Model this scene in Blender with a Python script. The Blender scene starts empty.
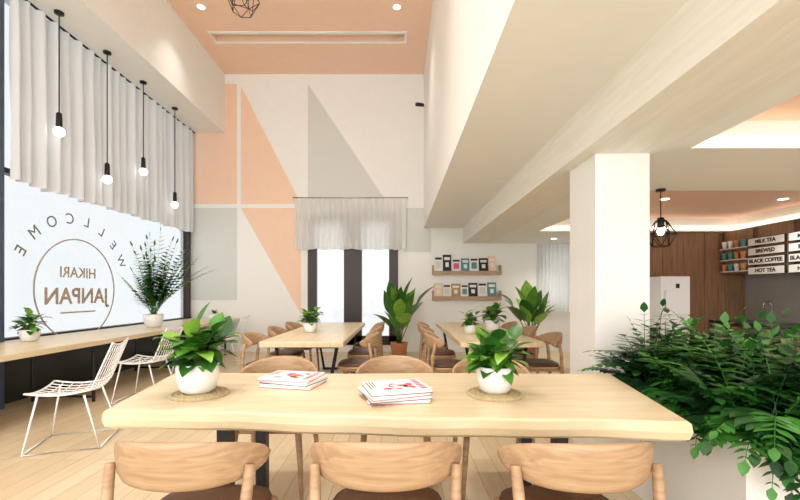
import bpy, bmesh, math, random
from mathutils import Vector, Matrix
random.seed(7)
scene=bpy.context.scene
try:
    scene.view_settings.view_transform='Standard'
    scene.view_settings.exposure=.14
except Exception: pass
R=random.uniform
def srgb(r,g,b):
    def f(c):
        c/=255.
        return c/12.92 if c<=.04045 else ((c+.055)/1.055)**2.4
    return (f(r),f(g),f(b),1)
# ---------------- materials ----------------
def newmat(name):
    m=bpy.data.materials.new(name); m.use_nodes=True
    nt=m.node_tree; b=nt.nodes['Principled BSDF']
    return m,nt,b
def mat(name,col,rough=.5,metal=0,var=.04,scale=6,emit=0,bump=0):
    m,nt,b=newmat(name)
    tc=nt.nodes.new('ShaderNodeTexCoord'); n=nt.nodes.new('ShaderNodeTexNoise'); n.inputs['Scale'].default_value=scale
    nt.links.new(tc.outputs['Object'],n.inputs['Vector'])
    r=nt.nodes.new('ShaderNodeValToRGB')
    r.color_ramp.elements[0].position=.3; r.color_ramp.elements[1].position=.7
    r.color_ramp.elements[0].color=tuple(c*(1-var) for c in col[:3])+(1,)
    r.color_ramp.elements[1].color=tuple(min(1,c*(1+var)) for c in col[:3])+(1,)
    nt.links.new(n.outputs['Fac'],r.inputs['Fac']); nt.links.new(r.outputs['Color'],b.inputs['Base Color'])
    b.inputs['Roughness'].default_value=rough; b.inputs['Metallic'].default_value=metal
    if emit:
        b.inputs['Emission Color'].default_value=col; b.inputs['Emission Strength'].default_value=emit
    if bump:
        bp=nt.nodes.new('ShaderNodeBump'); bp.inputs['Strength'].default_value=bump
        nt.links.new(n.outputs['Fac'],bp.inputs['Height']); nt.links.new(bp.outputs['Normal'],b.inputs['Normal'])
    return m
def wood(name,c1,c2,stretch=(1,14,14),scale=2.2,rough=.4):
    m,nt,b=newmat(name)
    tc=nt.nodes.new('ShaderNodeTexCoord'); mp=nt.nodes.new('ShaderNodeMapping'); mp.inputs['Scale'].default_value=stretch
    n=nt.nodes.new('ShaderNodeTexNoise'); n.inputs['Scale'].default_value=scale; n.inputs['Detail'].default_value=5; n.inputs['Distortion'].default_value=.6
    r=nt.nodes.new('ShaderNodeValToRGB'); r.color_ramp.elements[0].position=.32; r.color_ramp.elements[1].position=.68
    r.color_ramp.elements[0].color=c2; r.color_ramp.elements[1].color=c1
    nt.links.new(tc.outputs['Object'],mp.inputs['Vector']); nt.links.new(mp.outputs['Vector'],n.inputs['Vector'])
    nt.links.new(n.outputs['Fac'],r.inputs['Fac']); nt.links.new(r.outputs['Color'],b.inputs['Base Color'])
    b.inputs['Roughness'].default_value=rough
    return m
def planks(name,c1,c2,mort,rough=.35):
    m,nt,b=newmat(name)
    tc=nt.nodes.new('ShaderNodeTexCoord'); mp=nt.nodes.new('ShaderNodeMapping'); mp.inputs['Rotation'].default_value=(0,0,math.pi/2)
    br=nt.nodes.new('ShaderNodeTexBrick'); br.inputs['Scale'].default_value=1; br.inputs['Brick Width'].default_value=1.2; br.inputs['Row Height'].default_value=.14
    br.inputs['Mortar Size'].default_value=.003; br.inputs['Color1'].default_value=c1; br.inputs['Color2'].default_value=c2; br.inputs['Mortar'].default_value=mort
    nt.links.new(tc.outputs['Object'],mp.inputs['Vector']); nt.links.new(mp.outputs['Vector'],br.inputs['Vector'])
    n=nt.nodes.new('ShaderNodeTexNoise'); n.inputs['Scale'].default_value=3
    mp2=nt.nodes.new('ShaderNodeMapping'); mp2.inputs['Scale'].default_value=(10,1,1)
    nt.links.new(tc.outputs['Object'],mp2.inputs['Vector']); nt.links.new(mp2.outputs['Vector'],n.inputs['Vector'])
    mx=nt.nodes.new('ShaderNodeMixRGB'); mx.blend_type='MULTIPLY'; mx.inputs['Fac'].default_value=.2
    nt.links.new(br.outputs['Color'],mx.inputs['Color1']); nt.links.new(n.outputs['Fac'],mx.inputs['Color2'])
    nt.links.new(mx.outputs['Color'],b.inputs['Base Color']); b.inputs['Roughness'].default_value=rough
    return m
def film(name,col,tr):
    m=bpy.data.materials.new(name); m.use_nodes=True; nt=m.node_tree; nt.nodes.clear()
    o=nt.nodes.new('ShaderNodeOutputMaterial'); t=nt.nodes.new('ShaderNodeBsdfTransparent'); t.inputs['Color'].default_value=(tr*col[0],tr*col[1],tr*col[2],1)
    g=nt.nodes.new('ShaderNodeBsdfGlossy'); g.inputs['Roughness'].default_value=.08
    mx=nt.nodes.new('ShaderNodeMixShader'); mx.inputs[0].default_value=.04
    nt.links.new(t.outputs[0],mx.inputs[1]); nt.links.new(g.outputs[0],mx.inputs[2]); nt.links.new(mx.outputs[0],o.inputs[0])
    return m
def sheer(name,col,f=.45):
    m=bpy.data.materials.new(name); m.use_nodes=True; nt=m.node_tree; nt.nodes.clear()
    o=nt.nodes.new('ShaderNodeOutputMaterial'); d=nt.nodes.new('ShaderNodeBsdfDiffuse'); t=nt.nodes.new('ShaderNodeBsdfTranslucent')
    n=nt.nodes.new('ShaderNodeTexNoise'); n.inputs['Scale'].default_value=60
    r=nt.nodes.new('ShaderNodeValToRGB'); r.color_ramp.elements[0].color=tuple(c*.94 for c in col[:3])+(1,); r.color_ramp.elements[1].color=col
    nt.links.new(n.outputs['Fac'],r.inputs['Fac'])
    nt.links.new(r.outputs[0],d.inputs['Color']); nt.links.new(r.outputs[0],t.inputs['Color'])
    mx=nt.nodes.new('ShaderNodeMixShader'); mx.inputs[0].default_value=f
    nt.links.new(d.outputs[0],mx.inputs[1]); nt.links.new(t.outputs[0],mx.inputs[2]); nt.links.new(mx.outputs[0],o.inputs[0])
    return m
M={}
M['white']=mat('white_paint',srgb(248,247,242),.6,var=.01)
M['cream']=mat('cream_ceiling',srgb(248,247,242),.7,var=.01)
M['beam']=wood('beam_siding',srgb(249,246,238),srgb(240,236,226),(14,1,14),2,.6)
M['peach']=mat('peach_paint',srgb(250,214,186),.6,var=.015)
M['peachc']=mat('peach_ceiling_paint',srgb(250,212,186),.6,var=.015)
M['grey']=mat('grey_paint',srgb(220,222,216),.6,var=.01)
M['table']=wood('ash_table',srgb(234,216,182),srgb(218,196,156),(1,10,10),1.6,.3)
M['tableY']=wood('ash_table_y',srgb(234,216,182),srgb(218,196,156),(10,1,10),1.6,.3)
M['oak']=wood('chair_oak',srgb(192,158,122),srgb(162,128,94),(2,2,14),3,.4)
M['oakx']=wood('chair_oak_back',srgb(194,161,125),srgb(168,134,100),(1.5,8,22),3,.4)
M['leather']=mat('brown_leather',srgb(84,56,38),.45,var=.1,scale=30)
M['black']=mat('black_steel',srgb(28,28,30),.4,.3)
M['frame']=mat('dark_window_frame',srgb(50,34,26),.4)
M['navy']=mat('blue_grey_mullion',srgb(70,84,108),.5)
M['dark']=mat('dark_glass_panel',srgb(20,32,26),.25)
M['wirew']=mat('white_wire',srgb(245,245,242),.3)
M['pot']=mat('white_ceramic',srgb(245,243,238),.25,var=.01)
M['terra']=mat('terracotta',srgb(205,140,100),.6,var=.06,scale=12)
M['soil']=mat('soil',srgb(60,44,34),.95,var=.3,scale=50,bump=.5)
M['leafA']=mat('leaf_green',srgb(84,140,44),.34,var=.25,scale=14)
M['leafB']=mat('leaf_dark_green',srgb(50,102,34),.34,var=.25,scale=14)
M['leafC']=mat('leaf_bright_green',srgb(134,182,64),.35,var=.2,scale=14)
M['fernA']=mat('fern_dark',srgb(40,92,38),.42,var=.3,scale=10)
M['fernB']=mat('fern_mid',srgb(70,134,52),.42,var=.3,scale=10)
M['fernC']=mat('fern_deep',srgb(24,64,30),.42,var=.3,scale=10)
M['stem']=mat('stem',srgb(96,122,52),.5)
M['walnut']=wood('kitchen_wood',srgb(158,120,88),srgb(128,94,66),(12,12,1),2,.45)
M['walnutd']=wood('kitchen_wood_dark',srgb(100,72,52),srgb(80,56,40),(12,12,1),2,.45)
M['stone']=mat('dark_countertop',srgb(48,46,46),.3,var=.1,scale=30)
M['tile']=mat('grey_backsplash',srgb(168,166,160),.3,var=.08,scale=4)
M['steel']=mat('steel',srgb(190,192,195),.25,.9)
M['fridge']=mat('fridge_white',srgb(246,247,247),.3,var=.01)
M['bulb']=mat('bulb_glow',srgb(255,250,240),.3,emit=3)
M['led']=mat('led_strip',srgb(255,238,216),.3,emit=2.5)
M['disc']=mat('downlight_disc',srgb(255,246,232),.3,emit=6)
M['paper']=mat('paper',srgb(242,241,238),.6,var=.03,scale=80)
M['pink']=mat('pink_print',srgb(222,92,130),.5,var=.15,scale=40)
M['kraft']=mat('kraft_print',srgb(190,146,96),.6,var=.2,scale=20)
M['teal']=mat('teal_print',srgb(90,150,150),.6,var=.1,scale=20)
M['decal']=mat('tan_vinyl',srgb(180,162,142),.6)
M['decalg']=mat('grey_vinyl',srgb(130,132,130),.6)
M['ink']=mat('ink',srgb(35,33,33),.6)
M['jute']=mat('jute_mat',srgb(196,176,134),.9,var=.2,scale=90,bump=.5)
M['curt']=sheer('curtain_cloth',srgb(236,238,240),.16)
M['val']=sheer('valance_cloth',srgb(252,252,250),.4)
M['film']=film('frosted_film_glass',(.985,.995,1),.51)
M['glass']=film('window_glass',(1,1,1),.51)
M['floor']=planks('oak_floor',srgb(236,216,182),srgb(226,202,164),srgb(194,166,124))
# ---------------- mesh builder ----------------
class MB:
    def __init__(s): s.v=[];s.f=[];s.m=[];s.s=[];s.names=[]
    def mi(s,k):
        if k not in s.names: s.names.append(k)
        return s.names.index(k)
    def add(s,vs,fs,k,smooth=False):
        o=len(s.v); s.v+= [tuple(p) for p in vs]; i=s.mi(k)
        for f in fs: s.f.append([a+o for a in f]); s.m.append(i); s.s.append(smooth)
    def box(s,a,b,k):
        x0,y0,z0=a;x1,y1,z1=b
        vs=[(x0,y0,z0),(x1,y0,z0),(x1,y1,z0),(x0,y1,z0),(x0,y0,z1),(x1,y0,z1),(x1,y1,z1),(x0,y1,z1)]
        s.add(vs,[(0,3,2,1),(4,5,6,7),(0,1,5,4),(1,2,6,5),(2,3,7,6),(3,0,4,7)],k)
    def tube(s,pts,r,k,n=8,closed=False,sy=1):
        pts=[Vector(p) for p in pts]; N=len(pts)
        if not isinstance(r,(list,tuple)): r=[r]*N
        vs=[];fs=[];prev=None
        for i,p in enumerate(pts):
            if closed: t=pts[(i+1)%N]-pts[i-1]
            else: t=pts[min(i+1,N-1)]-pts[max(i-1,0)]
            t.normalize()
            if prev is None:
                a=Vector((0,0,1)) if abs(t.z)<.9 else Vector((1,0,0))
                u=t.cross(a).normalized()
            else:
                u=(prev-t*prev.dot(t)).normalized()
            prev=u; w=t.cross(u)
            for j in range(n):
                an=2*math.pi*j/n
                vs.append(p+u*math.cos(an)*r[i]+w*math.sin(an)*r[i]*sy)
        for i in range(N if closed else N-1):
            a=i*n;b=((i+1)%N)*n
            for j in range(n): fs.append((a+j,a+(j+1)%n,b+(j+1)%n,b+j))
        if not closed:
            fs.append(tuple(range(n-1,-1,-1))); fs.append(tuple(range((N-1)*n,N*n)))
        s.add(vs,fs,k,True)
    def lathe(s,prof,c,k,n=28):
        vs=[];fs=[];N=len(prof)
        for r,z in prof:
            for j in range(n):
                a=2*math.pi*j/n; vs.append((c[0]+r*math.cos(a),c[1]+r*math.sin(a),c[2]+z))
        for i in range(N-1):
            for j in range(n): fs.append((i*n+j,i*n+(j+1)%n,(i+1)*n+(j+1)%n,(i+1)*n+j))
        if prof[0][0]>1e-4: fs.append(tuple(range(n-1,-1,-1)))
        if prof[-1][0]>1e-4: fs.append(tuple(range((N-1)*n,N*n)))
        s.add(vs,fs,k,True)
    def ball(s,c,r,k,sz=1,n=14):
        pr=[(max(1e-5,r*math.sin(math.pi*i/8)),-r*sz*math.cos(math.pi*i/8)) for i in range(9)]
        s.lathe(pr,c,k,n)
    def leaf(s,base,d,L,W,k,droop=.5,fold=.18,seg=5,pw=.8):
        d=Vector(d).normalized(); p=Vector(base)
        a=Vector((0,0,1)) if abs(d.z)<.95 else Vector((R(-1,1),R(-1,1),0))
        side=d.cross(a).normalized(); vs=[];fs=[]
        for i in range(seg+1):
            t=i/seg; w=W*.5*math.sin(math.pi*min(1,max(.02,t**pw)))+.0008
            if i==seg: w=.0008
            n=side.cross(d).normalized()
            vs+= [p-side*w+n*w*fold, p.copy(), p+side*w+n*w*fold]
            d=(d+Vector((0,0,-droop/seg))).normalized(); p=p+d*(L/seg)
        for i in range(seg):
            a=i*3; fs+=[(a,a+1,a+4,a+3),(a+1,a+2,a+5,a+4)]
        s.add(vs,fs,k,True)
    def frond(s,base,az,el,L,k,droop=1.3,pairs=11,ll=.09,lw=.35,start=.2,ok=None):
        d=Vector((math.cos(az)*math.cos(el),math.sin(az)*math.cos(el),math.sin(el))); p=Vector(base)
        side=Vector((-math.sin(az),math.cos(az),0)); n=14; pts=[p.copy()];ds=[d.copy()]
        for i in range(n):
            d=(d+Vector((0,0,-droop/n))).normalized(); p=p+d*L/n; pts.append(p.copy()); ds.append(d.copy())
        if ok and not all(ok(q) for q in pts): return False
        s.tube(pts,[.004*(1-.7*i/n) for i in range(n+1)],k,4)
        for q in range(pairs):
            t=start+(1-start)*(q+.5)/pairs; i=min(n-1,int(t*n)); u=t*n-i
            b=pts[i].lerp(pts[i+1],u); dd=ds[i]
            l=ll*math.sin(math.pi*(.25+.72*(t-start)/(1-start)))**.8*R(.85,1.1)
            for sg in (1,-1):
                s.leaf(b,side*sg+dd*.55+Vector((0,0,R(-.1,.15))),l,l*lw,k,.35,.15,3,.7)
        s.leaf(pts[-1],ds[-1],ll*.6,ll*lw*.6,k,.2,.1,3)
        return True
    def build(s,name,loc=(0,0,0),rot=(0,0,0),bevel=0,parent=None):
        me=bpy.data.meshes.new(name); me.from_pydata(s.v,[],s.f)
        for k in s.names: me.materials.append(M[k])
        for i,p in enumerate(me.polygons): p.material_index=s.m[i]; p.use_smooth=s.s[i]
        bm=bmesh.new(); bm.from_mesh(me); bmesh.ops.recalc_face_normals(bm,faces=bm.faces); bm.to_mesh(me); bm.free()
        return place(me,name,loc,rot,bevel,parent)
def place(me,name,loc=(0,0,0),rot=(0,0,0),bevel=0,parent=None):
    o=bpy.data.objects.new(name,me); scene.collection.objects.link(o); o.location=loc; o.rotation_euler=rot
    if bevel:
        b=o.modifiers.new('bevel','BEVEL'); b.width=bevel; b.segments=3; b.limit_method='ANGLE'; b.angle_limit=.9
    if parent: o.parent=parent
    return o
def empty(name,loc=(0,0,0),rot=(0,0,0)):
    o=bpy.data.objects.new(name,None); scene.collection.objects.link(o); o.location=loc; o.rotation_euler=rot; return o
H=1.25
def bx(px,Y=8.5): return (px-398)*Y/400.
def bz(py,Y=8.5): return H+(293-py)*Y/400.
# ---------------- shell ----------------
YB=8.5; YR=-2.5; XL=-4.42; XV=.55; ZV=5.9
m=MB(); m.box((-4.8,YR-.2,-.1),(6.3,YB+.3,0),'floor'); m.build('floor')
m=MB()
wx0,wx1,wz0,wz1=bx(308),bx(398),.15,2.9
vx0,vx1,vz0,vz1=3.05,3.75,.9,2.25
m.box((XL-.2,YB,0),(wx0,YB+.2,6.1),'white')
m.box((wx0,YB,0),(wx1,YB+.2,wz0),'white'); m.box((wx0,YB,wz1),(wx1,YB+.2,6.1),'white')
m.box((wx1,YB,0),(vx0,YB+.2,6.1),'white')
m.box((vx0,YB,0),(vx1,YB+.2,vz0),'white'); m.box((vx0,YB,vz1),(vx1,YB+.2,3.1),'white')
m.box((vx1,YB,0),(4.2,YB+.2,3.1),'white')
def field(pts,k,y=YB-.006):
    vs=[(bx(a),y,bz(b)) for a,b in pts]; n=len(vs)
    vs2=[(v[0],YB+.01,v[2]) for v in vs]
    m.add(vs+vs2,[tuple(range(n)),tuple(range(2*n-1,n-1,-1))]+[(i,(i+1)%n,n+(i+1)%n,n+i) for i in range(n)],k)
field([(191,84),(237,84),(237,204),(191,204)],'peach')
field([(241,86),(301,204),(241,204)],'peach')
field([(241,208),(301,208),(301,314)],'peach')
field([(191,208),(237,208),(237,300),(191,300)],'grey')
field([(308,84),(388,204),(308,204)],'grey')
field([(404,208),(431,208),(431,252),(404,252)],'grey')
m.build('wall_back')
m=MB()
m.box((XL-.15,YR,0),(XL,YB,.68),'dark'); m.box((XL-.15,YR,4.62),(XL,YB,6.1),'white')
m.box((XL-.15,YR,.68),(XL,4.2,4.62),'white')
m.build('wall_left')
m=MB()
m.box((XL-.03,4.3,.68),(XL-.02,YB,4.62),'film')
for y in (4.25,8.38): m.box((XL-.08,y,.68),(XL+.04,y+.07,4.62),'frame')
m.box((XL-.08,4.3,.68),(XL+.03,YB,.74),'frame'); m.box((XL-.08,4.3,2.6),(XL+.02,YB,2.66),'frame')
m.build('window_1')
m=MB(); m.box((XL,4.05,0),(-4.25,4.32,4.65),'navy'); m.build('trim_1')
m=MB(); m.box((XL,YR,4.65),(bx(225),YB,6.05),'cream'); m.build('ceiling_bulkhead')
m=MB()
c0=bx(225)
m.box((c0,YR,ZV),(.6,7.15,6.1),'peachc'); m.box((c0,7.4,ZV),(.6,YB,6.1),'peachc')
m.box((c0,7.15,ZV),(-3.35,7.4,6.1),'peachc'); m.box((.12,7.15,ZV),(.6,7.4,6.1),'peachc')
m.box((-3.35,7.15,6.02),(.12,7.4,6.1),'cream')
m.box((-3.39,7.11,5.885),(.16,7.15,5.9),'cream'); m.box((-3.39,7.4,5.885),(.16,7.44,5.9),'cream')
m.box((-3.39,7.15,5.885),(-3.35,7.4,5.9),'cream'); m.box((.12,7.15,5.885),(.16,7.4,5.9),'cream')
m.box((XV,YR,2.63),(1.37,YB,3.1),'cream'); m.box((XV,YR,3.1),(XV+.15,YB,6.1),'white')
m.box((1.37,YR,2.3),(1.95,YB,3.1),'beam')
X2=6.2
m.box((1.95,2.9,2.3),(X2,4.1,3.1),'cream')
m.box((1.95,YR,2.3),(2.12,2.9,3.1),'cream'); m.box((2.12,YR,2.5),(X2,2.9,3.1),'peachc')
m.box((1.95,4.1,2.3),(2.4,7,3.1),'cream'); m.box((2.4,4.1,2.52),(5.75,6.8,3.1),'peachc')
m.box((2.4,6.8,2.3),(X2,7.0,3.1),'cream'); m.box((5.75,4.1,2.3),(X2,6.8,3.1),'cream')
m.box((1.95,7,2.3),(4.3,YB,3.1),'cream')
m.build('ceiling')
m=MB(); m.box((2.42,6.76,2.34),(5.73,6.79,2.37),'led'); m.box((5.71,4.15,2.34),(5.74,6.76,2.37),'led')
m.box((2.14,2.86,2.34),(X2,2.89,2.36),'led'); m.build('cove_light')
m=MB(); m.box((4.2,7.0,0),(6.2,8.7,3.1),'white'); m.build('wall_kitchen')
m=MB(); m.box((6.0,YR,0),(6.2,7,3.1),'tile'); m.build('wall_right')
m=MB(); m.box((-4.6,YR-.2,0),(6.2,YR,.3),'white'); m.box((-4.6,YR-.2,5.6),(.7,YR,6.1),'white'); m.box((.5,YR-.2,2.5),(6.2,YR,3.1),'white')
for x in (-4.6,-2.0,.5,3.2,6.0): m.box((x,YR-.2,.3),(x+.15,YR,5.6 if x<.5 else 2.5),'white')
m.build('wall_rear')
m=MB(); m.box((wx1+.02,YB-.012,0),(4.19,YB,.09),'white'); m.build('baseboard_back')
m=MB(); m.box((1.48,3.0,0),(1.89,3.45,2.3),'white'); m.build('column',bevel=.006)
m=MB()
y0,y1=YB-.03,YB+.05
def fr(a,b,c,d,w=.1):
    m.box((a,y0,c),(a+w,y1,d),'frame'); m.box((b-w,y0,c),(b,y1,d),'frame'); m.box((a,y0,c),(b,y1,c+w),'frame'); m.box((a,y0,d-w),(b,y1,d),'frame')
mid=(wx0+wx1)/2
fr(wx0,mid,wz0,wz1,.19); fr(mid,wx1,wz0,wz1,.19)
m.box((wx0+.1,YB+.01,wz0+.1),(wx1-.1,YB+.02,wz1-.1),'glass'); m.build('window_2')
m=MB(); fr(vx0,vx1,vz0,vz1,.05); m.box((vx0,YB+.01,vz0),(vx1,YB+.02,vz1),'glass'); m.build('window_3')
def sheet(m,axis,a,b,fixed,z0,z1,waves,amp,k,rows=6):
    n=waves*10; vs=[];fs=[]
    for r in range(rows+1):
        z=z0+(z1-z0)*r/rows; fl=1.0-.35*(r/rows)
        for i in range(n+1):
            t=i/n; s=a+(b-a)*t
            o=fixed+amp*fl*math.sin(2*math.pi*waves*t+.5*math.sin(t*17)+.25*math.sin(r*1.1+t*9))+amp*.3*math.sin(t*waves*4.1)
            zz=z+(.012*math.sin(t*40) if r==0 else 0)
            vs.append((s,o,zz) if axis=='x' else (o,s,zz))
    for r in range(rows):
        for i in range(n):
            q=r*(n+1)+i; fs.append((q,q+1,q+n+2,q+n+1))
    m.add(vs,fs,k,True)
m=MB(); sheet(m,'y',4.4,8.36,-4.27,2.5,4.6,22,.065,'curt'); m.tube([(-4.27,4.4,4.61),(-4.27,8.4,4.61)],.015,'black'); m.build('window_curtain')
m=MB(); sheet(m,'x',bx(296),bx(406),YB-.12,bz(250),bz(200),19,.03,'val'); m.tube([(bx(294),YB-.12,bz(199)),(bx(408),YB-.12,bz(199))],.012,'steel'); m.build('window_valance')
m=MB(); sheet(m,'x',2.95,3.85,YB-.1,.85,2.28,12,.025,'val'); m.build('sheer_curtain')
# small security camera on the upper void wall
m=MB(); m.box((.5,7.9,4.95),(.55,7.98,5.05),'paper'); m.tube([(.52,7.94,4.98),(.45,7.88,4.96),(.36,7.8,4.93)],[.03,.035,.035],'ink',12); m.build('security_camera')
# ---------------- window sign ----------------
sign=empty('window_sign',(XL+.03,5.5,1.3))
RM=Matrix(((0,0,-1),(-1,0,0),(0,1,0)))
def text(body,size,loc,matk,parent,rotm,spin=0,name='letter',ext=.002,off=.002):
    c=bpy.data.curves.new(name,'FONT'); c.body=body; c.size=size; c.align_x='CENTER'; c.align_y='CENTER'; c.extrude=ext; c.offset=off
    c.materials.append(M[matk]); o=bpy.data.objects.new(name,c); scene.collection.objects.link(o)
    o.parent=parent; o.location=loc; o.rotation_euler=(rotm@Matrix.Rotation(spin,3,'Z')).to_euler(); return o
text('JANPAN',.3,(0,0,-.1),'decal',sign,RM,name='lettering_main',off=.006); text('HIKARI',.2,(0,0,.22),'decal',sign,RM,name='lettering_small')
m=MB()
m.tube([(0,.68*math.cos(a*math.pi/30),.68*math.sin(a*math.pi/30)) for a in range(60)],.009,'decal',6,True)
m.box((-.003,-.3,-.32),(.003,.3,-.3),'decal')
m.build('ring',parent=sign)
for i,ch in enumerate('WELLCOME'):
    a=math.radians(28+124*i/7)
    text(ch,.2,(0,.95*math.cos(a),.95*math.sin(a)),'decalg',sign,RM,math.pi/2-a,name='arc_letter',off=0)
# ---------------- bar counter left ----------------
m=MB(); m.box((-4.36,2.2,.665),(-3.35,8.45,.72),'tableY')
for y in (2.6,4.6,6.4,8.1):
    m.tube([(-3.5,y,.665),(-3.5,y,0)],.018,'black'); m.tube([(-4.2,y,.665),(-4.2,y,0)],.018,'black'); m.tube([(-4.2,y,.06),(-3.5,y,.06)],.014,'black')
m.build('bar_counter',bevel=.005)
# ---------------- tables ----------------
def maintable():
    m=MB(); n=40
    near=[];far=[]
    for i in range(n+1):
        t=i/n
        near.append(((-1.26+2.40*t), 1.70-.16*t+.012*math.sin(t*9)+.006*math.sin(t*31)))
        far.append(((-1.40+2.72*t), 2.50+.01*math.sin(t*12)))
    out=near+far[::-1]; N=len(out)
    cx=sum(p[0] for p in out)/N; cy=sum(p[1] for p in out)/N
    def ring(ins,z):
        return [(cx+(p[0]-cx)*(1-ins/1.3),cy+(p[1]-cy)*(1-ins/.45),z) for p in out]
    rings=[ring(.03,.665),ring(.008,.68),ring(0,.71),ring(.004,.742),ring(.012,.75)]
    vs=sum(rings,[]); fs=[]
    for r in range(4):
        for i in range(N): fs.append((r*N+i,r*N+(i+1)%N,(r+1)*N+(i+1)%N,(r+1)*N+i))
    m.add(vs,fs,'table',False)
    for r in (0,4):
        m.add(rings[r],[(i,i+1,N-2-i,N-1-i) for i in range(n)],'table')
    for x in (-.8,.75):
        for q in ((x,1.86),(x,2.36)): m.box((q[0]-.03,q[1]-.03,0),(q[0]+.03,q[1]+.03,.664),'black')
        m.box((x-.03,1.86,.62),(x+.03,2.36,.664),'black'); m.box((x-.03,1.86,0),(x+.03,2.36,.04),'black')
    m.box((-.8,2.09,.62),(.75,2.13,.66),'black')
    return m.build('dining_table')
maintable()
def reartable(x0,x1,y0,y1):
    m=MB(); m.box((0,0,.69),(x1-x0,y1-y0,.75),'tableY')
    W=x1-x0;L=y1-y0
    for y in (.25,L-.25):
        m.tube([(.1,y,.69),(.22,y,0.02)],.022,'black',4); m.tube([(W-.1,y,.69),(W-.22,y,0.02)],.022,'black',4)
        m.box((.1,y-.02,.65),(W-.1,y+.02,.69),'black'); m.box((.2,y-.02,0),(W-.2,y+.02,.035),'black')
    return m.build('dining_table',(x0,y0,0),bevel=.008)
reartable(-1.43,-.56,4.1,6.8); reartable(.64,1.50,4.1,6.8)
# ---------------- chair ----------------
def chairmesh():
    m=MB()
    def sq(sx,sy,z,n=28):
        o=[]
        for i in range(n):
            a=2*math.pi*i/n; c,s_=math.cos(a),math.sin(a)
            o.append((sx*abs(c)**.55*(1 if c>0 else -1),sy*abs(s_)**.55*(1 if s_>0 else -1)+.01,z))
        return o
    def stack(rs,k):
        n=28; vs=[];fs=[]
        for a in rs: vs+=sq(*a)
        for r in range(len(rs)-1):
            for i in range(n): fs.append((r*n+i,r*n+(i+1)%n,(r+1)*n+(i+1)%n,(r+1)*n+i))
        fs.append(tuple(range(n-1,-1,-1))); fs.append(tuple(range((len(rs)-1)*n,len(rs)*n))); m.add(vs,fs,k,True)
    stack([(.20,.19,.405),(.225,.215,.415),(.225,.215,.43),(.21,.2,.437)],'oak')
    stack([(.205,.195,.435),(.215,.205,.447),(.21,.2,.462),(.17,.16,.472),(.06,.05,.474)],'leather')
    for s in (1,-1):
        m.tube([(s*.19,.18,.42),(s*.205,.195,.25),(s*.22,.21,0)],[.02,.018,.012],'oak',10)
        m.tube([(s*.235,-.235,0),(s*.22,-.2,.25),(s*.212,-.185,.42),(s*.222,-.175,.58),(s*.228,-.15,.70)],[.012,.018,.021,.019,.016],'oak',10)
    m.tube([(-.2,-.18,.40),(.2,-.18,.40)],.014,'oak',8); m.tube([(-.19,.17,.40),(.19,.17,.40)],.014,'oak',8)
    for s in (1,-1): m.tube([(s*.2,-.18,.40),(s*.19,.17,.40)],.014,'oak',8)
    n=30; k=12; vs=[];fs=[]
    for i in range(n+1):
        t=-1+2*i/n; a=t*1.22
        x=.275*math.sin(a); y=.04-.27*math.cos(a)
        e=max(0,1-abs(t)**4)**.5
        hh=(.055+.026*math.cos(t*1.5))*max(.12,e); th=.013*max(.2,e)+.002
        zc=.714+.008*math.cos(t*3)
        nx,ny=math.sin(a),-math.cos(a)
        for j in range(k):
            b=2*math.pi*j/k; dz=hh*math.copysign(abs(math.sin(b))**.6,math.sin(b)); dn=th*math.copysign(abs(math.cos(b))**.8,math.cos(b))
            vs.append((x+nx*dn, y+ny*dn-.14*dz,zc+dz))
    for i in range(n):
        for j in range(k): fs.append((i*k+j,i*k+(j+1)%k,(i+1)*k+(j+1)%k,(i+1)*k+j))
    fs.append(tuple(range(k-1,-1,-1))); fs.append(tuple(range(n*k,n*k+k)))
    m.add(vs,fs,'oakx',True)
    return m
c0o=chairmesh().build('dining_chair',(-.70,1.44,0),(0,0,-.02))
cm=c0o.data
for x,y,r in [(-.04,1.44,0),(.60,1.43,.02),(-.80,2.62,math.pi),(-.02,2.64,math.pi+.03),(.62,2.62,math.pi-.03)]:
    place(cm,'dining_chair',(x,y,0),(0,0,r))
for y in (4.55,5.4,6.25):
    place(cm,'dining_chair',(-1.50,y,0),(0,0,-math.pi/2+R(-.06,.06)))
    place(cm,'dining_chair',(-.46,y+.05,0),(0,0,math.pi/2+R(-.06,.06)))
    place(cm,'dining_chair',(.55,y,0),(0,0,-math.pi/2+R(-.06,.06)))
    place(cm,'dining_chair',(1.62,y+.05,0),(0,0,math.pi/2+R(-.06,.06)))
# ---------------- wire chair ----------------
def wirechair():
    m=MB(); k='wirew'
    def P(u,v):
        w=.25-.03*v
        if v<.5: y=.22-.42*(v/.5); z=.45-.03*math.sin(v/.5*math.pi)
        else:
            q=(v-.5)/.5; y=-.20-.14*q; z=.45+.36*q
        return (u*w,y,z+ .03*u*u)
    for i in range(9):
        u=-1+2*i/8; m.tube([P(u,j/12) for j in range(13)],.0045 if abs(u)<1 else .008,k,6)
    for j in range(0,13):
        v=j/12; m.tube([P(-1+2*i/6,v) for i in range(7)],.0045 if 0<j<12 else .008,k,6)
    for s in (1,-1):
        m.tube([(s*.2,.16,.45),(s*.24,.24,.01),(s*.24,-.26,.01),(s*.2,-.14,.43)],.009,k,8)
    m.tube([(-.24,.24,.012),(.24,.24,.012)],.008,k,6); m.tube([(-.24,-.26,.012),(.24,-.26,.012)],.008,k,6)
    return m
wc=wirechair().build('wire_chair',(-2.72,3.35,0),(0,0,math.pi/2+.35))
for y,x in ((4.75,-3.0),(6.0,-3.05),(7.1,-3.05)): place(wc.data,'wire_chair',(x,y,0),(0,0,math.pi/2+.1))
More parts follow.
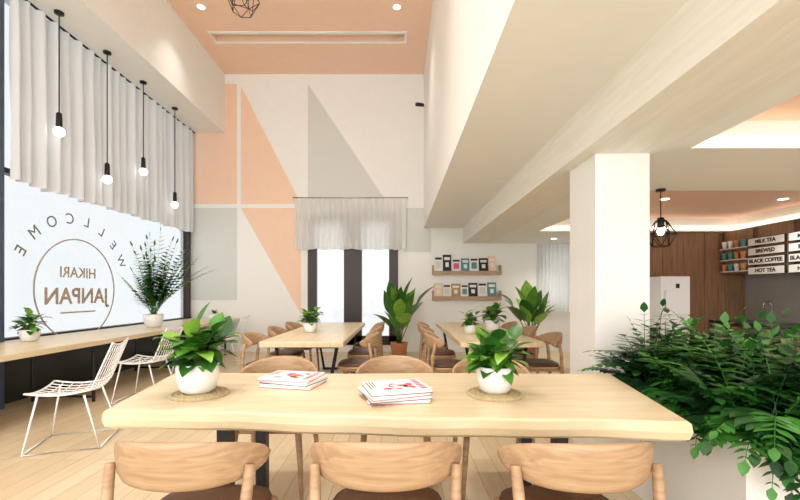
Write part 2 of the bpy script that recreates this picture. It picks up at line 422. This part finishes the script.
# ---------------- pendants ----------------
for y,z,x in ((4.84,3.2,-4.1),(5.64,2.85,-4.1),(6.44,3.2,-4.1),(7.35,2.87,-4.1)):
    m=MB(); m.lathe([(.05,0),(.05,-.025),(.01,-.03)],(0,0,4.65-z),'black',16)
    m.tube([(0,0,4.63-z),(0,0,.2)],.007,'black',6)
    m.lathe([(.008,.24),(.03,.22),(.034,.08),(.03,.06)],(0,0,0),'black',16)
    m.ball((0,0,0),.06,'bulb')
    m.build('pendant_lamp',(x,y,z))
def cage(loc,ztop,s=1):
    m=MB(); rings=[(.06,.15),(.15,.0),(.09,-.13)]
    P=[[(s*r*math.cos(math.pi*2*i/6+(.5 if q==1 else 0)*math.pi/3),s*r*math.sin(math.pi*2*i/6+(.5 if q==1 else 0)*math.pi/3),s*z) for i in range(6)] for q,(r,z) in enumerate(rings)]
    for q in range(3):
        for i in range(6): m.tube([P[q][i],P[q][(i+1)%6]],.0045,'black',5)
    for i in range(6):
        m.tube([P[0][i],P[1][i]],.0045,'black',5); m.tube([P[0][i],P[1][i-1]],.0045,'black',5)
        m.tube([P[2][i],P[1][i]],.0045,'black',5); m.tube([P[2][i],P[1][i-1]],.0045,'black',5)
        m.tube([P[0][i],(0,0,s*.19)],.0045,'black',5)
    m.lathe([(.03,.19*s),(.03,.09*s),(.02,.08*s)],(0,0,0),'black',12); m.ball((0,0,.03*s),.04*s,'bulb')
    m.tube([(0,0,.18*s),(0,0,ztop-loc[2])],.005,'black',6); m.lathe([(.045,0),(.045,-.02)],(0,0,ztop-loc[2]),'black',14)
    m.build('cage_pendant_lamp',loc)
cage((2.66,4.05,1.84),2.3,.9)
cage((-1.98,5.1,5.02),5.9,1.4)
def down(x,y,z,e,ang=2.2):
    o=empty('downlight',(x,y,z))
    m=MB(); m.lathe([(.055,-.004),(.075,-.006),(.075,0)],(0,0,0),'white',20); m.lathe([(.0001,-.005),(.055,-.005)],(0,0,0),'disc',20); m.build('fixture',parent=o)
    l=bpy.data.lights.new('spot','SPOT'); l.energy=e; l.spot_size=ang; l.spot_blend=1; l.shadow_soft_size=.12; l.color=(1,.97,.92)
    lo=bpy.data.objects.new('spot',l); scene.collection.objects.link(lo); lo.parent=o; lo.location=(0,0,-.04)
for x,y in ((-3.2,6.5),(-.02,6.5)): down(x,y,5.9,70,1.6)
for x,y in ((-1.9,3.2),(-.6,3.2),(-1.3,1.2)): down(x,y,5.9,200,1.8)  # unseen lamps above the frame, added to brighten the table area
for x,y,z in ((3.6,1.9,2.5),(2.65,2.3,2.5),(3.6,5.4,2.52),(5.2,5.4,2.52),(3.0,7.7,2.3),(5,3.4,2.3)): down(x,y,z,60)
# ---------------- shelves with magazines ----------------
def ledge(z,seed,tall):
    o=empty('wall_bookshelf',(bx(432),YB,z)); L=bx(500)-bx(432)
    m=MB(); m.box((0,-.13,0),(L,0,.025),'oakx'); m.box((0,-.135,.0),(L,-.12,.08),'oakx'); m.box((0,-.13,0),(.03,0,.2),'oakx'); m.box((L-.03,-.13,0),(L,0,.2),'oakx'); m.build('ledge',parent=o)
    m=MB(); x=.04; rr=random.Random(seed)
    def book(x,w,h,k,y0=-.105):
        m.add([(x,y0,.025),(x+w,y0,.025),(x+w,y0+.06,h),(x,y0+.06,h),(x,y0+.018,.025),(x+w,y0+.018,.025),(x+w,y0+.078,h),(x,y0+.078,h)],[(0,1,2,3),(7,6,5,4),(0,4,5,1),(1,5,6,2),(2,6,7,3),(3,7,4,0)],k)
        f=lambda t:(y0+.06*t-.002,.025+(h-.025)*t)
        def blk(a,b,u,v,k2):
            m.add([(x+w*u,f(a)[0],f(a)[1]),(x+w*v,f(a)[0],f(a)[1]),(x+w*v,f(b)[0],f(b)[1]),(x+w*u,f(b)[0],f(b)[1])],[(0,1,2,3)],k2)
        if k in('ink','kraft','teal','peach'): blk(.72,.88,.15,.85,'paper'); blk(.35,.6,.3,.7,'paper')
        else: blk(.78,.9,.12,.88,'ink'); blk(.3,.68,.2,.8,rr.choice(['kraft','teal','ink','pink','grey']))
    i=0; ks=['paper','ink','peach','paper','kraft','paper','ink','paper','teal']
    while x<L-.18:
        w=rr.uniform(.15,.2); h=rr.uniform(.34,.43)*tall
        book(x,w,h,ks[(i+seed)%9]); x+=w+rr.uniform(.003,.012); i+=1
    m.build('books',parent=o)
ledge(bz(275),5,1.0); ledge(bz(300),11,.9)
# ---------------- plants ----------------
def dirv(az,el): return Vector((math.cos(az)*math.cos(el),math.sin(az)*math.cos(el),math.sin(el)))
def bowlpot(m,r,h,k='pot'):
    m.lathe([(r*.62,0),(r*.8,h*.12),(r*.96,h*.5),(r,h*.97),(r*.97,h),(r*.9,h*.97),(r*.88,h*.86)],(0,0,0),k,32)
    m.lathe([(.0001,h*.87),(r*.89,h*.87)],(0,0,0),'soil',24)
def ficus(loc,s=1,n=46,mats=('leafA','leafB','leafC'),name='potted_plant',hs=1.0):
    m=MB(); r=.092*s;h=.13*s; bowlpot(m,r,h)
    stems=[]
    for i in range(9):
        az=i*2.4; d=dirv(az,R(.8,1.4)); L=R(.1,.2)*s*hs
        a=Vector((R(-.02,.02),R(-.02,.02),h*.85)); b=a+d*L; m.tube([a,(a+b)/2+Vector((0,0,.01)),b],[.006*s,.005*s,.003*s],'stem',5); stems.append((a,b))
    for i in range(n):
        a,b=stems[i%9]; t=R(.15,1); p=a.lerp(b,t); az=R(0,6.28); el=R(-.1,.9) if t<.8 else R(.3,1.3)
        st=R(.015,.045)*s; d=dirv(az,el); q=p+d*st; m.tube([p,q],.002*s,'stem',4)
        m.leaf(q,d,R(.09,.14)*s,R(.06,.085)*s,mats[random.choice([0,0,1,1,2])],R(.5,1.1),.2,6,.85)
    return m.build(name,loc)
for x,y in ((-.975,1.97),(.475,1.97)):
    m=MB(); m.lathe([(.0001,0),(.135,0),(.138,.004),(.13,.008),(.0001,.009)],(0,0,0),'jute',32)
    for i in range(5): 
        rr=.03+.024*i; m.tube([(rr*math.cos(a*.2618),rr*math.sin(a*.2618),.008) for a in range(24)],.006,'jute',5,True)
    m.build('woven_placemat',(x,y,.75)); 
ficus((-.985,1.97,.764),1.1,104,hs=.88); ficus((.475,1.97,.764),1.0,96,hs=.85)
ficus((-1.12,5.1,.75),.95,60); ficus((.88,4.9,.75),.85,50); ficus((1.25,5.3,.75),1.1,64)
ficus((-4.05,4.4,.72),1.0,55)
def palm(loc,H_,nf,name,ll=.2,lw=.12,pot='pot',r=.14,h=.2,mats=('fernB','fernA','leafA'),el=(1.1,1.5)):
    m=MB(); bowlpot(m,r,h,pot); c=0; i=0
    while c<nf and i<600:
        i+=1; az=i*2.4+R(-.3,.3)
        if m.frond((R(-.03,.03),R(-.03,.03),h*.8),az,R(*el),H_*R(.35,1.05),random.choice(mats),R(.3,1.0),14,ll,lw,.3,ok=lambda q:q.x>-.42 and abs(q.y)<.55): c+=1
    return m.build(name,loc)
palm((-3.82,6.25,.72),1.35,44,'potted_palm',.16,.34,el=(1.0,1.52))
def strel(loc,s,nl,name,pot='terra',r=.17,h=.3,mats=('leafA','leafB','leafC')):
    m=MB(); m.lathe([(r*.75,0),(r,h*.95),(r*1.04,h),(r*.92,h),(r*.9,h*.9)],(0,0,0),pot,28); m.lathe([(.0001,h*.9),(r*.91,h*.9)],(0,0,0),'soil',20)
    for i in range(nl):
        az=i*2.4+R(-.3,.3); el=R(1.0,1.48); L=s*R(.25,.75); d=dirv(az,el); a=Vector((R(-.04,.04),R(-.04,.04),h*.85)); b=a+d*L
        m.tube([a,a.lerp(b,.5)+Vector((0,0,.02)),b],[.01,.008,.005],'stem',6)
        m.leaf(b,dirv(az,el-.1),s*R(.38,.5),s*R(.2,.27),mats[i%3],R(.4,1.0),.22,9,.75)
    return m.build(name,loc)
strel((.02,7.7,0),1.12,24,'potted_bird_of_paradise')
strel((2.45,7.4,0),.98,22,'potted_bird_of_paradise',h=.45)
m=MB(); m.lathe([(.09,0),(.1,.02),(.1,.12),(.085,.12),(.085,.1)],(0,0,0),'pot',20); m.lathe([(.0001,.1),(.09,.1)],(0,0,0),'soil',16)
for i in range(14): m.leaf((0,0,.1),dirv(i*2.4,R(.4,1.2)),.12,.03,'leafB',.3)
m.build('potted_succulent',(-3.7,8.05,.72))
# ---------------- planter ----------------
m=MB(); px0,px1,py0,py1=1.48,2.3,1.7,2.99
m.box((px0,py0,0),(px1,py0+.05,.67),'white'); m.box((px0,py1-.05,0),(px1,py1,.67),'white'); m.box((px0,py0+.05,0),(px0+.05,py1-.05,.67),'white'); m.box((px1-.05,py0+.05,0),(px1,py1-.05,.67),'white')
m.box((px0+.05,py0+.05,.5),(px1-.05,py1-.05,.61),'soil'); m.build('planter_box')
m=MB(); cnt=0
def okf(q): return not(q.y>2.88 and q.x<2.02) and q.x>1.24+max(0,(2.45-q.y))*.12 and not (q.z<.66 and not(px0+.05<q.x<px1-.05 and py0+.05<q.y<py1-.05) and q.x>px0-.03 and q.y>py0-.03)
while cnt<470:
    bxp=R(px0+.07,px1-.05); byp=R(py0+.06,py1-.1)
    az=R(0,6.28); el=R(.3,1.5) 
    if m.frond((bxp,byp,.62),az,el,R(.28,.58),random.choice(['fernA','fernB','fernC','fernA','fernB','fernB','leafB']),R(.7,2.1),9,R(.09,.125),.62,.22,okf): cnt+=1
cnt=0
while cnt<70:
    bxp=R(1.58,px1-.03)
    if m.frond((bxp,py0+.08,.64),-math.pi/2+R(-1.0,.6),R(.4,.9),R(.3,.46),random.choice(['fernA','fernB','fernC','fernB']),R(1.7,2.8),9,R(.09,.12),.62,.2,okf): cnt+=1
cnt=0
while cnt<70:
    byp=R(py0+.05,2.7)
    if m.frond((px0+.08,byp,.64),math.pi+R(-.7,.9),R(.3,.9),R(.2,.36),random.choice(['fernA','fernB','fernC','fernB']),R(1.2,2.4),9,R(.08,.11),.62,.2,okf): cnt+=1
m.build('planter_fern')
# ---------------- magazines ----------------
def mags(loc,rot,n,name,w=.22,l=.29):
    m=MB(); z=0
    for i in range(n):
        a=R(-.22,.22) if i<n-1 else 0; c,s_=math.cos(a),math.sin(a); t=R(.013,.018); dx,dy=(R(-.014,.014),R(-.014,.014)) if i<n-1 else (0,0)
        def T(x,y): return (x*c-y*s_+dx,x*s_+y*c+dy)
        def q8(x0,x1,yy0,yy1,z0,z1,k):
            P=[T(x0,yy0),T(x1,yy0),T(x1,yy1),T(x0,yy1)]
            m.add([(p[0],p[1],z0) for p in P]+[(p[0],p[1],z1) for p in P],[(3,2,1,0),(4,5,6,7),(0,1,5,4),(1,2,6,5),(2,3,7,6),(3,0,4,7)],k)
        q8(-w/2,w/2,-l/2,l/2,z,z+.0025,'ink' if i%2 else 'pink'); q8(-w/2+.002,w/2-.002,-l/2+.002,l/2-.002,z+.0025,z+t-.0015,'paper'); q8(-w/2,w/2,-l/2,l/2,z+t-.0015,z+t,'paper'); z+=t
    def bar(x0,x1,yy0,yy1,k,h=1):
        zz=z+.0004*h; m.add([(x0,yy0,zz),(x1,yy0,zz),(x1,yy1,zz),(x0,yy1,zz)],[(0,1,2,3)],k)
    def disc(cx,cy,rx,ry,k,h):
        m.add([(cx+rx*math.cos(j*.3142)*(1+.1*math.sin(j*3)),cy+ry*math.sin(j*.3142)*(1+.1*math.cos(j*2)),z+.0004*h) for j in range(20)],[tuple(range(20))],k)
    x=-w*.42
    for q in range(6): bar(x,x+w*.1,l*.34,l*.45,'pink'); x+=w*.145
    rr=random.Random(n*7+1)
    for q in range(15):
        disc(rr.uniform(-.32,.32)*w,rr.uniform(-.26,.26)*l,w*rr.uniform(.06,.12),l*rr.uniform(.04,.08),rr.choice(['pink','pink','kraft','paper','ink']),1+q*.3)
    for q in range(3): bar(-w*.42,w*(.0+.1*q),-l*.36-q*.014,-l*.34-q*.014,'ink')
    return m.build(name,loc,(0,0,rot))
mags((-.58,2.2,.7505),1.35-math.pi,3,'magazine_stack'); mags((-.01,1.91,.7505),1.85-math.pi,4,'magazine_stack',.235,.285)
# ---------------- kitchen ----------------
m=MB()
for i in range(5): 
    a=4.21+i*.36; m.box((a,6.9,.0),(min(a+.352,5.99),6.995,2.29),'walnut')
m.build('wood_wall_panel')
m=MB(); m.box((4.27,6.5,0),(4.72,6.89,1.52),'fridge'); m.box((4.26,6.48,.9),(4.73,6.5,1.52),'fridge'); m.box((4.26,6.48,.02),(4.73,6.5,.88),'fridge'); m.tube([(4.32,6.46,1.0),(4.32,6.46,1.3)],.008,'steel'); m.tube([(4.32,6.46,.5),(4.32,6.46,.8)],.008,'steel')
m.box((4.5,6.474,1.33),(4.56,6.48,1.4),'ink'); m.build('refrigerator',bevel=.008)
m=MB(); m.box((5.4,2.8,0),(5.99,6.88,.74),'walnutd'); m.box((5.35,2.78,.74),(5.99,6.88,.79),'stone')
for y in (3.3,3.9,4.5,5.1,5.7,6.3): m.box((5.385,y,.08),(5.4,y+.56,.72),'walnut')
m.box((5.5,6.0,.785),(5.9,6.5,.795),'steel'); m.tube([(5.85,6.25,.79),(5.85,6.25,1.05),(5.8,6.25,1.12),(5.72,6.25,1.1),(5.7,6.25,1.02)],.012,'steel',8)
m.build('kitchen_counter')
m=MB(); m.box((5.6,3,1.56),(5.99,6.88,2.29),'walnutd')
for y in (3.05,3.7,4.35,5.0,5.65,6.3): m.box((5.585,y,1.57),(5.6,y+.55,2.28),'walnut')
m.build('kitchen_cabinet')
m=MB(); rr=random.Random(4)
for r in range(3):
    z=1.6+r*.19; m.box((5.50,6.36,z),(5.584,6.84,z+.012),'paper')
    for i in range(4): m.lathe([(.03,0),(.044,.11),(.046,.115),(.04,.12)],(5.54,6.42+i*.12,z+.012),rr.choice(['teal','kraft','pot','terra','pot']),12)
m.build('cup_display')
mb_=empty('menu_board',(5.57,5.55,1.82))
words=['MILK TEA','BREWED','BLACK COFFEE','HOT TEA']
m=MB()
for c in range(3):
    for r in range(4):
        y=.5-c*.66; z=.225-r*.15
        m.box((-.012,y-.31,z-.064),(.01,y+.31,z+.064),'ink'); m.box((-.018,y-.295,z-.054),(-.012,y+.295,z+.054),'paper')
m.build('boards',parent=mb_)
for c in range(3):
    for r in range(4): text(words[r],.08,(-.02,.5-c*.66,.225-r*.15),'ink',mb_,RM,name='menu_text')
m=MB(); m.box((2.75,5.7,0),(3.7,6.2,.72),'walnut'); m.box((2.72,5.67,.72),(3.73,6.23,.76),'stone')
for i in range(2): m.box((2.77+i*.47,5.685,.06),(2.77+i*.47+.45,5.7,.7),'walnutd')
m.build('service_cabinet',bevel=.004)
m=MB(); m.box((3.9,4.3,0),(5.0,4.9,.76),'walnutd'); m.box((3.87,4.27,.76),(5.03,4.93,.8),'stone')
for i in range(3): m.box((3.92+i*.36,4.285,.06),(3.92+i*.36+.34,4.3,.74),'walnut')
m.build('service_counter',bevel=.004)
# ---------------- world & camera ----------------
w=bpy.data.worlds.new('World'); scene.world=w; w.use_nodes=True
bg=w.node_tree.nodes['Background']; bg.inputs['Color'].default_value=(.96,.985,1,1); bg.inputs['Strength'].default_value=3.6
cam=bpy.data.cameras.new('Camera'); cam.lens=18; cam.sensor_width=36; cam.shift_y=43/800; cam.shift_x=2/800; cam.clip_start=.05
co=bpy.data.objects.new('Camera',cam); scene.collection.objects.link(co); co.location=(0,0,H); co.rotation_euler=(math.pi/2,0,0)
scene.camera=co
